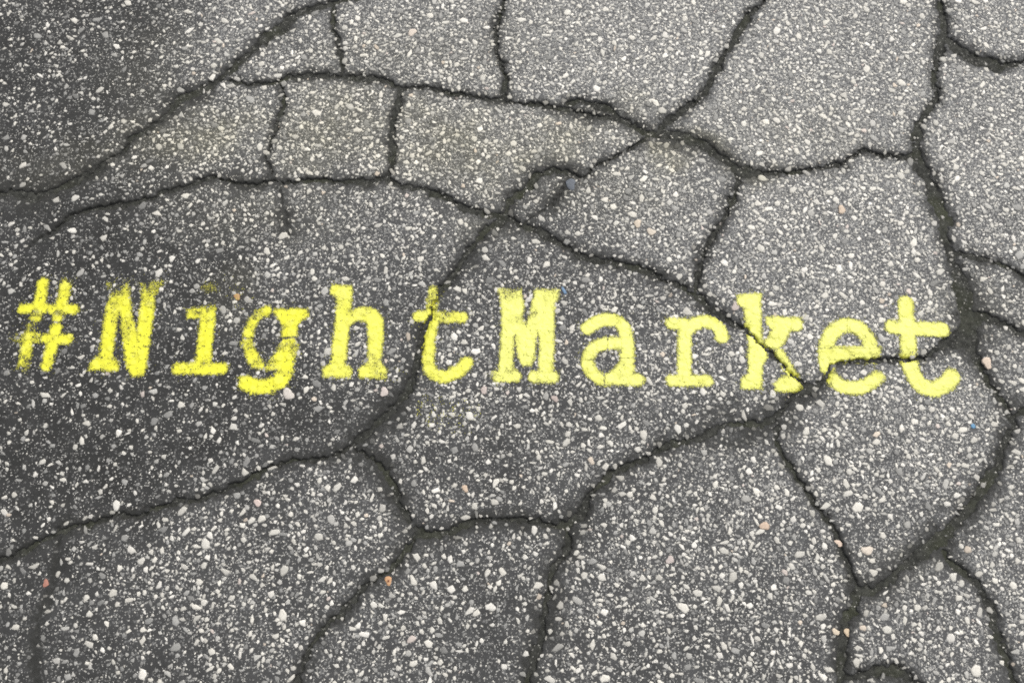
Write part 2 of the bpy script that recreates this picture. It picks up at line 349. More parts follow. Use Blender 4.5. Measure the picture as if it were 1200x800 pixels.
def soil_mat():
    m, nt, p = mat("crack_soil")
    co = N(nt, "ShaderNodeNewGeometry").outputs["Position"]
    c = mixc(nt, maprange(nt, noise(nt, co, 150, 4), .35, .68), (.018, .0185, .0165), (.050, .051, .045))
    g = speck_layer(nt, co, 430, .90, .25, .5)
    c = mixc(nt, math_(nt, 'MULTIPLY', g, .6), c, (.30, .295, .27))
    c = mixc(nt, maprange(nt, noise(nt, co, 14, 3), .50, .72, 0, .5), c, (.045, .050, .026))
    nt.links.new(c, p.inputs["Base Color"]); p.inputs["Roughness"].default_value = .95
    b = N(nt, "ShaderNodeBump"); b.inputs["Strength"].default_value = .8; b.inputs["Distance"].default_value = .0012
    nt.links.new(noise(nt, co, 420, 4, .65), b.inputs["Height"]); nt.links.new(b.outputs[0], p.inputs["Normal"])
    return m
M_SOIL = soil_mat()

def stone_mat(name, by_object):
    m, nt, p = mat(name)
    if by_object: src = N(nt, "ShaderNodeObjectInfo").outputs["Color"]
    else:
        a = N(nt, "ShaderNodeAttribute"); a.attribute_name = "tint"; src = a.outputs["Color"]
    co = N(nt, "ShaderNodeNewGeometry").outputs["Position"]
    c = mixc(nt, maprange(nt, noise(nt, co, 330, 4, .6), .36, .70, 0, .5), src, mixc(nt, .6, src, (.45, .44, .42), 'MULTIPLY'))
    c = mixc(nt, maprange(nt, noise(nt, co, 620, 2), .60, .72, 0, .45), c, (.10, .10, .097))
    nt.links.new(c, p.inputs["Base Color"]); p.inputs["Roughness"].default_value = .72
    b = N(nt, "ShaderNodeBump"); b.inputs["Strength"].default_value = .3; b.inputs["Distance"].default_value = .0004
    nt.links.new(noise(nt, co, 900, 2), b.inputs["Height"]); nt.links.new(b.outputs[0], p.inputs["Normal"])
    return m
M_STONE = stone_mat("stone_face", True)
M_CHIP = stone_mat("chip_face", False)

def paint_mat():
    m, nt, p = mat("yellow_spray_paint")
    a = N(nt, "ShaderNodeAttribute"); a.attribute_name = "tint"
    co = N(nt, "ShaderNodeNewGeometry").outputs["Position"]
    c = mixc(nt, maprange(nt, noise(nt, co, 380, 3), .40, .72, 0, .30), a.outputs["Color"], mixc(nt, 1.0, a.outputs["Color"], (.74, .72, .55), 'MULTIPLY'))
    nt.links.new(c, p.inputs["Base Color"]); p.inputs["Roughness"].default_value = .62
    b = N(nt, "ShaderNodeBump"); b.inputs["Strength"].default_value = .35; b.inputs["Distance"].default_value = .0006
    nt.links.new(noise(nt, co, 520, 3), b.inputs["Height"]); nt.links.new(b.outputs[0], p.inputs["Normal"])
    return m
M_PAINT = paint_mat()

# ------------------------------------------------------------------ mesh helpers
def raw_mesh(name, V, F, material, attrs=None, smooth=True):
    """V n x 3, F m x 3 or m x 4 (numpy)"""
    me = bpy.data.meshes.new(name); k = F.shape[1]
    me.vertices.add(len(V)); me.vertices.foreach_set("co", np.ascontiguousarray(V, np.float32).ravel())
    me.loops.add(F.size); me.loops.foreach_set("vertex_index", np.ascontiguousarray(F, np.int32).ravel())
    me.polygons.add(len(F)); me.polygons.foreach_set("loop_start", np.arange(0, F.size, k, dtype=np.int32))
    try: me.polygons.foreach_set("loop_total", np.full(len(F), k, np.int32))
    except Exception: pass
    me.update(calc_edges=True); me.validate()
    if smooth: me.polygons.foreach_set("use_smooth", np.ones(len(F), bool))
    for nm, (kind, data) in (attrs or {}).items():
        at = me.attributes.new(nm, kind, 'POINT')
        at.data.foreach_set("value" if kind == 'FLOAT' else "color", np.ascontiguousarray(data, np.float32).ravel())
    me.materials.append(material); return me
def link(name, me, parent=None, **props):
    o = bpy.data.objects.new(name, me); col.objects.link(o)
    if parent is not None: o.parent = parent
    for k, v in props.items(): o[k] = v
    return o
def grid_piece(mask, Z, attrs):
    """quads of the height field where mask (NY x NX) holds"""
    j, i = np.nonzero(mask)
    W = NX + 1
    q = np.stack([j * W + i, j * W + i + 1, (j + 1) * W + i + 1, (j + 1) * W + i], 1)
    u, inv = np.unique(q, return_inverse=True)
    F = inv.reshape(q.shape)
    V = np.stack([GX.ravel()[u], GY.ravel()[u], Z.ravel()[u]], 1)
    return V, F, {k: ('FLOAT', a.ravel()[u]) for k, a in attrs.items()}

# ------------------------------------------------------------------ the ground: a wide sheet with the broken part let into it
FAR = 80.0
rx = [-FAR, X0, X1, FAR]; ry = [-FAR, Y0, Y1, FAR]
V = np.array([(x, y, 0.0) for y in ry for x in rx]); F = []
for j in range(3):
    for i in range(3):
        if i == 1 and j == 1: continue
        F.append((j * 4 + i, j * 4 + i + 1, (j + 1) * 4 + i + 1, (j + 1) * 4 + i))
root = link("asphalt_ground", raw_mesh("asphalt_ground", V, np.array(F), M_OUTER, smooth=False), kind="structure",
            label="worn grey asphalt with pale stones and dark branching cracks")
slab_of = {}
for k in LABELS:
    V, F, A = grid_piece(celllab == k, H, {"wear": wear, "moss": moss, "dirt": dirtn})
    slab_of[k] = link("asphalt_slab", raw_mesh("asphalt_slab", V, F, M_ASPHALT, A), root)
bm_ = (depth[:-1, :-1] > 0.0022) | (depth[1:, 1:] > 0.0022)
V, F, A = grid_piece(bm_, BED, {})
link("crack_filling", raw_mesh("crack_filling", V, F, M_SOIL), root)

# ------------------------------------------------------------------ stones set in the asphalt
def stone_outline(n, elong, r):
    ang = np.sort((np.arange(n) + r.uniform(-.46, .46, n)) / n * 2 * math.pi)
    rad = r.uniform(.66, 1.2, n)
    return np.stack([np.cos(ang) * rad * math.sqrt(elong), np.sin(ang) * rad / math.sqrt(elong)], 1)
def stone_mesh(r, n, elong, top, sink):
    """unit-radius stone: skirt below the surface, shoulder, worn top. heights in units of radius"""
    o = stone_outline(n, elong, r)
    c = r.uniform(-.15, .15, 2)
    V = [np.c_[o * 1.02, np.full(n, -sink)], np.c_[o, r.uniform(.15, .55, n) * top], np.c_[o * .66 + c * .3, np.full(n, top) * r.uniform(.85, 1.1, n)], np.array([[c[0] * .4, c[1] * .4, top * 1.03]])]
    F = []
    for L in range(2):
        for k in range(n):
            a, b = L * n + k, L * n + (k + 1) % n
            F += [(a, b, b + n), (a, b + n, a + n)]
    F += [(2 * n + k, 2 * n + (k + 1) % n, 3 * n) for k in range(n)]
    return np.concatenate(V), np.array(F)
TINTS = [((.60, .58, .525), 30), ((.53, .515, .47), 26), ((.67, .65, .60), 16), ((.42, .412, .385), 15), ((.31, .307, .292), 12), ((.22, .219, .210), 7), ((.56, .49, .41), .8), ((.52, .46, .42), .5)]
tw = np.array([t[1] for t in TINTS], float); tw /= tw.sum()
# stones one can pick out in the photograph: x, y, diameter px, tint index or colour
PICK = [(87,24,10),(70,50,8),(257,49,10),(150,4,9),(278,92,9),(310,103,8),(253,550,12),(5,583,9),(50,541,9),(41,556,9),(154,645,12),(166,657,11),(140,666,10),(190,645,9),
 (171,667,8),(102,700,10),(306,608,12),(284,616,9),(286,633,9),(167,790,12),(727,560,13),(738,579,9),(650,593,9),(556,593,10),(509,593,9),(488,652,11),(484,680,14),
 (528,655,9),(589,670,11),(585,683,8),(631,686,12),(685,675,10),(705,676,11),(708,615,9),(741,630,10),(574,711,12),(502,754,11),(451,723,10),(654,725,9),(664,731,9),
 (772,542,12),(643,795,12),(885,575,12),(968,592,12),(1005,593,15),(855,622,9),(849,645,12),(859,677,14),(852,712,11),(843,705,11),(848,756,10),(924,779,9),(878,710,9),(1035,627,9),
 (550,487,11),(560,479,10),(607,499,10),(568,294,9),(452,317,10),(602,280,8),(857,414,9),(935,427,12),(957,455,9),(937,477,11),(862,360,10),(807,365,15),(599,249,10),(708,235,11),(697,255,9),
 (1105,70,9),(960,60,9),(972,61,9),(1022,222,9),(755,78,8),(880,72,9),(910,141,12),(898,143,9),(961,127,8),(690,223,10),(1070,285,10),(1074,305,10),(1152,327,10),(1160,341,9),(1145,282,9),
 (1187,448,11),(1165,497,9),(1141,515,11),(1131,546,10),(1128,585,9),(1115,480,9),(1071,494,10),(1056,503,10),(1092,480,8),(1194,505,9),(1191,529,11),(1110,590,9),(1154,568,9),(1100,664,12),(1117,676,11),
 (1148,672,11),(1162,715,10),(1075,711,10),(1084,711,9),(1134,727,10),(1145,787,15),(1032,762,9),(1150,785,10),(1193,657,10),(1198,722,9),(1127,640,9),(1166,680,9)]
stones = []; cell = 0.016; hashg = {}
def fits(x, y, r, slack):
    i, j = int(math.floor(x / cell)), int(math.floor(y / cell))
    for a in (-1, 0, 1):
        for b in (-1, 0, 1):
            for (u, v, q) in hashg.get((i + a, j + b), ()):
                if (u - x) ** 2 + (v - y) ** 2 < ((q + r) * slack) ** 2: return False
    return True
def put(x, y, r):
    hashg.setdefault((int(math.floor(x / cell)), int(math.floor(y / cell))), []).append((x, y, r))

# distinct coloured pebbles: things of their own, reserved first
PEBBLES = [
 ("pebble", (455,680,11), (.62,.30,.09), "round orange pebble with a dark pit beside the branching crack at bottom", True),
 ("pebble", (54,683,9), (.48,.17,.10), "small brick red pebble in the dark asphalt near bottom left corner", False),
 ("pebble", (278,348,9), (.52,.27,.06), "small orange brown pebble between the faint dot of i and letter g", False),
 ("pebble", (1157,425,14), (.66,.50,.36), "smooth peach pebble beside the crack right of the last letter t", False),
 ("pebble", (338,462,16), (.58,.52,.45), "large angular pale pink stone just under the tail of letter g", False),
 ("pebble", (450,459,12), (.56,.47,.42), "rounded pink stone under the gap between letters h and t", False),
 ("pebble", (979,740,9), (.66,.53,.36), "cream pebble on the west lip of the lower right crack, smaller of two", False),
 ("pebble", (994,741,10), (.64,.47,.27), "tan wedge shaped pebble on the lip of the lower right crack", False),
 ("pebble", (896,616,12), (.60,.42,.28), "tan pebble with ochre rim in the slab left of the thin lower crack", False),
 ("pebble", (983,636,10), (.68,.50,.36), "pale orange pebble sitting on the thin crack below the letter e", False),
 ("pebble", (1016,645,14), (.66,.56,.44), "large cream peach stone just right of the thin crack below letter e", False),
 ("pebble", (785,656,11), (.52,.43,.39), "dusky pink stone in the bottom slab below letter a", False),
 ("pebble", (567,457,10), (.52,.42,.37), "brownish pink stone just under the bowl of first letter t", False),
 ("pebble", (650,467,9), (.46,.36,.31), "dull brown stone just under the right foot of letter M", False),
 ("pebble", (545,572,9), (.62,.44,.28), "light orange pebble above the curved crack at bottom centre", False),
 ("pebble", (302,589,10), (.60,.46,.40), "salmon pebble beside the long crack at lower left", False),
 ("pebble", (483,38,11), (.66,.55,.44), "cream pebble in the pale slab at top centre", False),
 ("pebble", (747,262,11), (.62,.51,.37), "sand coloured oval pebble below the fork of cracks, upper of two", False),
 ("pebble", (763,272,11), (.62,.53,.41), "sand coloured round pebble below the fork of cracks, lower of two", False),
 ("pebble", (986,246,11), (.64,.48,.33), "honey coloured pebble in the pale slab above letter e", False),
 ("pebble", (862,359,11), (.54,.44,.38), "dusky pink pebble touching the top serif of letter k", False),
 ("pebble", (669,216,15), (.115,.135,.165), "slate blue stone in the dark pocket where two upper cracks fork", False),
]
for nm, (px, py, d), c, lb, pit in PEBBLES:
    x, y = map(float, ground(px, py)); put(x, y, d * .5 * float(mm_per_px(px, py)))
FLECKS = [((1140,499,10), (.13,.27,.42), "bright blue paint fleck below the hook of the last letter t"),
          ((661,341,11), (.15,.24,.36), "thin blue paint fleck at the top right of letter M")]
for (px, py, d), c, lb in FLECKS:
    x, y = map(float, ground(px, py)); put(x, y, d * .4 * float(mm_per_px(px, py)))

for px, py, d in PICK:
    x, y = map(float, ground(px, py)); r = d * .5 * float(mm_per_px(px, py)) * 0.95
    if fits(x, y, r, .7):
        put(x, y, r); stones.append((x, y, r, int(rng.choice(3, p=(.5, .25, .25))), float(rng.uniform(1.0, 1.6))))
pxm = float(mm_per_px(600, 420))
MX0, MX1, MY0, MY1 = X0 + .04, X1 - .04, Y0 + .04, Y1 - .04
def scatter(n, dmin, dmax, power, slack, tint_shift):
    u = rng.random(n); e = 1 - power
    D = (dmin ** e + u * (dmax ** e - dmin ** e)) ** (1 / e)
    D = np.sort(D)[::-1]
    x = rng.uniform(MX0, MX1, n); y = rng.uniform(MY0, MY1, n)
    w = look(wear, x, y); dt = look(dirtn, x, y); dp = look(depth, x, y)
    cl = fnoise(x, y, .03, 501, 3)
    co_ = look(core, x, y)
    keepp = np.where(D > 4.5, .17 + 1.1 * w - .30 * w * w, .04 + .86 * w ** 1.1) * (1 - .45 * np.clip(dt, 0, 1)) * (0.40 + 1.2 * cl)
    lip = (co_ < 1.4) & (rng.random(n) < .60)
    ok = (rng.random(n) < keepp) & ~lip & ~((dp > .0012) & (dp < .0045)) & ~((dp > .0045) & ((rng.random(n) < .5) | (D > 6)))
    for k in np.nonzero(ok)[0]:
        r = D[k] * .5 * pxm
        if fits(x[k], y[k], r, slack):
            put(x[k], y[k], r)
            p = tw.copy()
            if w[k] < .3: p[4] *= 2.6; p[5] *= 3.5; p[3] *= 1.5
            p /= p.sum()
            stones.append((float(x[k]), float(y[k]), float(r), int(rng.choice(len(TINTS), p=p)), float(rng.uniform(1.0, 1.7) + (rng.random() < .22) * rng.uniform(.2, 1.1))))
scatter(8600, 5.6, 11.5, 3.7, .88, 0)
scatter(168000, 2.1, 6.2, 2.35, .80, 0)


stones.sort(key=lambda s: -s[2])
def in_frame(x, y):
    px = 600 + FPX * x / ((y * st) + CAM_H * ct); v = (y * ct - CAM_H * st) / (y * st + CAM_H * ct)
    py = 400 - FPX * v
    return 4 < px < 1196 and 4 < py < 796
big, rest = [], []
for s in stones:
    (big if len(big) < 300 and in_frame(s[0], s[1]) else rest).append(s)
variants = []
for k in range(36):
    V, F = stone_mesh(rng, int(rng.integers(5, 9)), float(rng.uniform(1.0, 1.9)), .14, .30)
    variants.append(raw_mesh("stone", V, F, M_STONE, smooth=False))
ZTOP = np.where(depth > .0022, np.maximum(H, BED), H)
def tint_of(t, x=None, y=None):
    c = np.array(TINTS[t][0]) * rng.uniform(.80, 1.10)
    if x is not None: c = c * (.88 + .20 * float(look(wear, x, y)))      # traffic polishes the stones of the worn slabs
    if x is not None:                                  # soil sticks to the stones along the cracks, algae on the mossy slabs
        f = min(.92, .85 * float(look(dirtn, x, y)) * rng.uniform(.25, 1.3)); c = c * (1 - f) + np.array((.04, .04, .036)) * f
        m = .42 * float(look(moss, x, y)); c = c * (1 - m) + c * np.array((.96, .92, .70)) * m
    return c
top_list = []          # x, y, r, top height for the paint film
for x, y, r, t, el in big:
    o = link("stone", variants[int(rng.integers(len(variants)))], None)
    ix = min(NX - 1, max(0, int((x - X0) / STEP))); iy = min(NY - 1, max(0, int((y - Y0) / STEP)))
    o.parent = slab_of[int(celllab[iy, ix])]
    o.location = (x, y, float(look(H, x, y)) + .0001); o.rotation_euler = (rng.uniform(-.04, .04), rng.uniform(-.04, .04), rng.uniform(0, 6.28))
    o.scale = (r, r, r * rng.uniform(.7, 1.2)); c = tint_of(t, x, y); o.color = (*c, 1)
    top_list.append((x, y, r * 1.1, .0001 + r * .19))
VV, FF, CC = [], [], []; base = 0
for x, y, r, t, el in rest:
    n = int(rng.integers(5, 8)) if r > 2.2 * pxm else int(rng.integers(4, 6))
    V, F = stone_mesh(rng, n, el, .15, .35)
    a = rng.uniform(0, 6.28); c, s = math.cos(a), math.sin(a)
    z = float(look(ZTOP, x, y))
    V = np.c_[(V[:, 0] * c - V[:, 1] * s) * r + x, (V[:, 0] * s + V[:, 1] * c) * r + y, V[:, 2] * r + z + .0001]
    VV.append(V); FF.append(F + base); base += len(V)
    CC.append(np.tile(np.r_[tint_of(t, x, y), 1.0], (len(V), 1)))
    top_list.append((x, y, r * 1.1, .0001 + r * .17))
link("stone_chips", raw_mesh("stone_chips", np.concatenate(VV), np.concatenate(FF), M_CHIP, {"tint": ('FLOAT_COLOR', np.concatenate(CC))}, smooth=False), root, kind="stuff")

# ------------------------------------------------------------------ coloured pebbles and blue flecks
def pebble_mesh(name, r, seed, m):
    q = np.random.default_rng(seed); n = 12
    ang = np.arange(n) / n * 2 * math.pi
    rad = 1 + .20 * np.cos(2 * ang + q.uniform(0, 6)) + .13 * np.cos(3 * ang + q.uniform(0, 6)) + q.uniform(-.10, .10, n)
    o = np.stack([np.cos(ang) * rad, np.sin(ang) * rad], 1)
    V = [np.c_[o * .9, np.full(n, -.4)], np.c_[o, np.full(n, .02)], np.c_[o * .86, np.full(n, .10)], np.c_[o * .5, np.full(n, .14)], np.array([[0, 0, .15]])]
    F = []
    for L in range(3):
        for k in range(n):
            a, b = L * n + k, L * n + (k + 1) % n
            F += [(a, b, b + n), (a, b + n, a + n)]
    F += [(3 * n + k, 3 * n + (k + 1) % n, 4 * n) for k in range(n)]
    V = np.concatenate(V); V[:, :2] += q.normal(0, .02, (len(V), 2)); V[:, 2] += q.normal(0, .015, len(V))
    return raw_mesh(name, V * r, np.array(F), m)
for k, (nm, (px, py, d), c, lb, pit) in enumerate(PEBBLES):
    x, y = map(float, ground(px, py)); r = d * .44 * float(mm_per_px(px, py)); g_ = sum(c) / 3; c = tuple(v * .62 + g_ * .30 for v in c)
    o = link(nm, pebble_mesh(nm, r, 900 + k, M_STONE), None, label=lb, category="pebble", group="coloured pebbles in the asphalt")
    o.location = (x, y, max(float(look(H, x, y)), -.003) + .0003); o.rotation_euler = (0, 0, rng.uniform(0, 6.28)); o.color = (*c, 1)
    top_list.append((x, y, r * 1.05, .0004 + r * .25))
    if pit:
        q = raw_mesh("pit", *[(lambda n: (np.array([(math.cos(a) * r * .26, math.sin(a) * r * .3, 0) for a in np.arange(n) / n * 6.2832] + [(0, 0, r * .02)]), np.array([(i, (i + 1) % n, n) for i in range(n)])))(9)][0], M_STONE)
        h = link("pit", q, o); h.location = (0.1 * r, 0, r * .165); h.color = (.16, .06, .03, 1)
for k, ((px, py, d), c, lb) in enumerate(FLECKS):
    x, y = map(float, ground(px, py)); r = d * .5 * float(mm_per_px(px, py))
    V, F = stone_mesh(np.random.default_rng(70 + k), 9, 1.2 if k == 0 else 2.6, .10, .2)
    o = link("paint_fleck", raw_mesh("paint_fleck", V * r * (.72 if k == 0 else .6), F, M_STONE), None, label=lb, category="paint fleck", group="blue paint flecks")
    o.location = (x, y, float(look(H, x, y)) + .0006); o.rotation_euler = (0, 0, 1.2 if k == 0 else -1.05); o.color = (*c, 1)

# ------------------------------------------------------------------ the stencilled lettering
# strokes read off the photograph: ('s', [(x, y)...], width) or ('p', outline); 'cut' lines are the stencil's bridges; 'thin' spots hold less paint
def sp(ox, oy, k): return lambda pts: [(ox + a / k, oy + b / k) for a, b in pts]
A1, A2, A3, A4, A5, A6, A7 = sp(10, 310, 5.715), sp(190, 320, 5.335), sp(370, 320, 5.335), sp(560, 320, 5.335), sp(670, 330, 5.715), sp(770, 330, 5.715), sp(940, 340, 5.715)
YL, YM, YR, YO = (.72, .710, .050), (.74, .742, .110), (.775, .795, .205), (.44, .43, .030)
LETTERS = [
 ("hash_sign", "yellow hash sign with its lower left arm worn faint", YL, [
   ('s', A1([(236,128),(222,200),(185,352)]), 12.6), ('s', A1([(156,425),(125,560),(101,674)]), 12.2), ('s', A1([(392,128),(370,220),(334,352)]), 12.6), ('s', A1([(320,428),(285,570),(258,674)]), 12.8),
   ('s', A1([(100,294),(240,294)]), 11.6), ('s', A1([(295,297),(440,299)]), 11.6), ('s', A1([(60,490),(190,490)]), 11.6), ('s', A1([(245,496),(400,498)]), 11.6)],
   [(A1([(150,386),(200,388)]), 1.6), (A1([(300,388),(345,388)]), 1.6)], [(A1([(60,480)])[0], 13, .72), (A1([(150,420)])[0], 12, .45), (A1([(95,690)])[0], 11, .45), (A1([(420,100)])[0], 9, .4), (A1([(180,490)])[0], 10, .45),(A1([(190,330)])[0], 9, .35),(A1([(330,340)])[0], 9, .3),(A1([(120,640)])[0], 8, .35)]),
 ("letter", "yellow capital N, its top serifs worn thin", YL, [
   ('p', A1([(690,205),(785,195),(735,330),(715,450),(690,630),(605,630),(630,500),(655,300)])), ('p', A1([(590,628),(690,622),(735,660),(728,703),(545,703),(550,660)])),
   ('p', A1([(730,195),(805,200),(825,330),(850,450),(905,640),(900,735),(835,742),(795,690),(770,520),(750,330)])),
   ('p', A1([(900,180),(978,180),(965,350),(935,560),(905,735),(840,735),(855,520),(890,280)])), ('p', A1([(885,125),(1040,108),(1010,170),(980,200),(895,195)])), ('p', A1([(660,120),(800,110),(805,205),(690,215)]))],
   [], [(A1([(725,140)])[0], 19, .74), (A1([(960,140)])[0], 19, .52), (A1([(930,220)])[0], 11, .3), (A1([(800,430)])[0], 8, .35), (A1([(650,570)])[0], 8, .2)]),
 ("letter", "yellow lower case i with a barely visible dot", YL, [
   ('p', A2([(158,228),(325,206),(332,225),(300,585),(212,585),(246,278),(163,275)])), ('s', A2([(100,596),(375,596)]), 13.2)], [], [(A2([(240,235)])[0], 13, .28), (A2([(300,225)])[0], 11, .3), (A2([(330,230)])[0], 6, .3)]),
 ("letter", "yellow lower case g with a thin scuffed bowl", YL, [
   ('s', A2([(655,238),(600,262),(562,315),(540,385)]), 12.0), ('s', A2([(535,432),(552,500),(590,560)]), 13.2), ('p', A2([(685,230),(905,225),(915,265),(870,292),(842,330),(838,396),(756,396),(762,330),(722,270)])),
   ('p', A2([(758,418),(825,410),(852,462),(828,520),(812,640),(765,708),(690,745),(560,752),(492,715),(485,655),(540,650),(640,672),(700,645),(722,600),(650,612),(640,590),(720,490)])), ('s', A2([(600,570),(622,580)]), 9)],
   [(A2([(480,407),(600,407)]), 1.8), (A2([(745,406),(860,402)]), 1.8)], [(A2([(600,255)])[0], 12, .38), (A2([(545,450)])[0], 14, .38), (A2([(600,560)])[0], 10, .35), (A2([(690,560)])[0], 12, .30), (A2([(640,610)])[0], 10, .42), (A2([(800,450)])[0], 11, .3)]),
 ("letter", "yellow lower case h painted solid", YM, [
   ('p', A3([(105,82),(226,82),(216,240),(300,214),(375,232),(418,290),(420,360),(405,560),(442,605),(437,652),(275,648),(275,602),(332,560),(335,345),(315,300),(275,292),(235,302),(208,330),(185,570),(226,602),(218,648),(48,643),(48,600),(100,568),(130,300),(136,150),(98,128)]))],
   [], [(A3([(370,560)])[0], 12, .25), (A3([(420,640)])[0], 9, .3)]),
 ("letter", "yellow lower case t split at its top by a crack", YM, [
   ('s', A3([(738,118),(722,240)]), 12.4), ('s', A3([(735,290),(712,400),(706,560),(738,624),(815,645),(895,612),(945,560)]), 14.0), ('s', A3([(645,270),(720,272),(915,277)]), 12.6)],
   [], [(A3([(740,140)])[0], 16, .36), (A3([(810,275)])[0], 10, .36), (A3([(700,660)])[0], 11, .25)]),
 ("letter", "yellow capital M with a scuffed top left serif", YR, [
   ('p', A4([(130,100),(265,105),(285,210),(262,340),(222,400),(216,612),(136,612),(150,400),(155,250)])), ('p', A4([(362,108),(502,110),(497,165),(475,192),(466,622),(386,622),(392,400),(352,330),(330,250)])),
   ('p', A4([(240,190),(303,335),(338,240),(400,300),(362,410),(350,535),(325,577),(285,577),(258,535),(238,400)])), ('s', A4([(125,643),(230,643)]), 13.6), ('s', A4([(355,650),(468,650)]), 13.4)],
   [], [(A4([(190,115)])[0], 18, .42), (A4([(440,130)])[0], 14, .22), (A4([(250,290)])[0], 10, .2), (A4([(340,260)])[0], 11, .3), (A4([(110,650)])[0], 10, .3)]),
 ("letter", "pale yellow lower case a with thin stencil bridges", YR, [
   ('s', A5([(108,312),(170,272),(240,255),(312,272),(358,330),(368,420)]), 14.8), ('s', A5([(370,380),(370,600)]), 15.4), ('s', A5([(300,655),(448,657)]), 13.0), ('s', A5([(330,420),(255,412),(170,432),(118,490),(108,530),(122,590),(180,645),(222,658)]), 14.0), ('s', A5([(222,658),(280,640),(340,580)]), 13.0)],
   [(A5([(55,523),(158,523)]), 1.8), (A5([(318,513),(425,513)]), 1.7), (A5([(240,370),(240,455)]), 2.0), (A5([(216,605),(216,705)]), 2.2)], []),
 ("letter", "pale yellow lower case r painted solid", YR, [
   ('s', A5([(668,280),(740,288)]), 13.0), ('s', A5([(752,290),(755,640)]), 15.0), ('s', A5([(672,661),(905,664)]), 13.0), ('s', A5([(765,330),(820,285),(890,268),(955,285),(1000,335),(1005,365)]), 14.8)], [], [(A5([(870,690)])[0], 9, .25)]),
 ("letter", "yellow lower case k broken by a crack across its legs", YR, [
   ('p', A6([(540,88),(690,84),(692,380),(738,450),(735,505),(700,560),(697,716),(572,710),(563,655),(616,618),(616,380),(592,300),(592,172),(540,150)])),
   ('p', A6([(738,240),(955,244),(968,282),(955,322),(880,332),(832,430),(790,450),(718,412),(780,320),(738,282)])), ('s', A6([(822,480),(868,565),(925,640)]), 10.5), ('p', A6([(788,685),(840,640),(920,632),(965,690),(1010,716),(940,732),(798,728)]))],
   [], [(A6([(985,715)])[0], 9, .5), (A6([(840,500)])[0], 8, .2)]),
 ("letter", "yellow lower case e crossed by a crack below its bar", YR, [
   ('s', A7([(165,510),(155,400),(185,310),(245,252),(310,238),(385,262),(438,325),(460,395)]), 16.6), ('p', A7([(108,380),(520,385),(515,430),(495,482),(400,480),(320,462),(235,480),(195,530),(160,565),(118,480)])), ('s', A7([(200,590),(265,640),(350,655),(440,630),(500,585)]), 15.0)],
   [(A7([(100,390),(525,392)]), .75), (A7([(300,190),(300,300)]), .6)], [(A7([(330,450)])[0], 12, .28), (A7([(470,440)])[0], 9, .2), (A7([(205,580)])[0], 8, .2)]),
 ("letter", "yellow lower case t at the end, cut by a crack", YR, [
   ('s', A7([(690,88),(700,240),(715,470),(745,575),(805,645),(880,662),(955,635),(1000,580)]), 17.4), ('s', A7([(598,245),(700,255),(935,265)]), 16.0)], [], [(A7([(710,420)])[0], 9, .22), (A7([(600,230)])[0], 8, .2)]),
]
txt = link("stencilled_lettering", None, None, label="yellow spray painted stencil lettering #NightMarket across the cracked asphalt", category="lettering")

def seg_dist(px, py, a, b):
    dx, dy = b[0] - a[0], b[1] - a[1]; l2 = dx * dx + dy * dy + 1e-12
    t = np.clip(((px - a[0]) * dx + (py - a[1]) * dy) / l2, 0, 1)
    return np.hypot(px - a[0] - t * dx, py - a[1] - t * dy)
def smooth_line(pts):
    if len(pts) < 3: return pts
    P = [pts[0]] + list(pts) + [pts[-1]]; out = []
    for k in range(1, len(P) - 2):
        for q in range(5):
            t = q / 5; p0, p1, p2, p3 = map(np.array, (P[k - 1], P[k], P[k + 1], P[k + 2]))
            out.append(tuple(.5 * (2 * p1 + (p2 - p0) * t + (2 * p0 - 5 * p1 + 4 * p2 - p3) * t * t + (3 * p1 - p0 - 3 * p2 + p3) * t ** 3)))
    return out + [pts[-1]]
def shape_sdf(px, py, shape):
    """positive inside, metres on the ground"""
    pts = [tuple(float(c) for c in ground(*q)) for q in shape[1]]
    if shape[0] == 's':
        pts = smooth_line(pts); m = float(mm_per_px(*shape[1][0]))
        d = np.full_like(px, 9.0)
        for a, b in zip(pts[:-1], pts[1:]): d = np.minimum(d, seg_dist(px, py, a, b))
        return shape[2] * m * .5 - d
    d = np.full_like(px, 9.0); inside = np.zeros(px.shape, bool)
    for a, b in zip(pts, pts[1:] + pts[:1]):
        d = np.minimum(d, seg_dist(px, py, a, b))
        cond = (a[1] > py) != (b[1] > py)
        xi = (b[0] - a[0]) * (py - a[1]) / ((b[1] - a[1]) if abs(b[1] - a[1]) > 1e-12 else 1e-12) + a[0]
        inside ^= cond & (px < xi)
    return np.where(inside, d, -d) + 0.0008
tops = np.array(top_list)
PSTEP = 0.00070
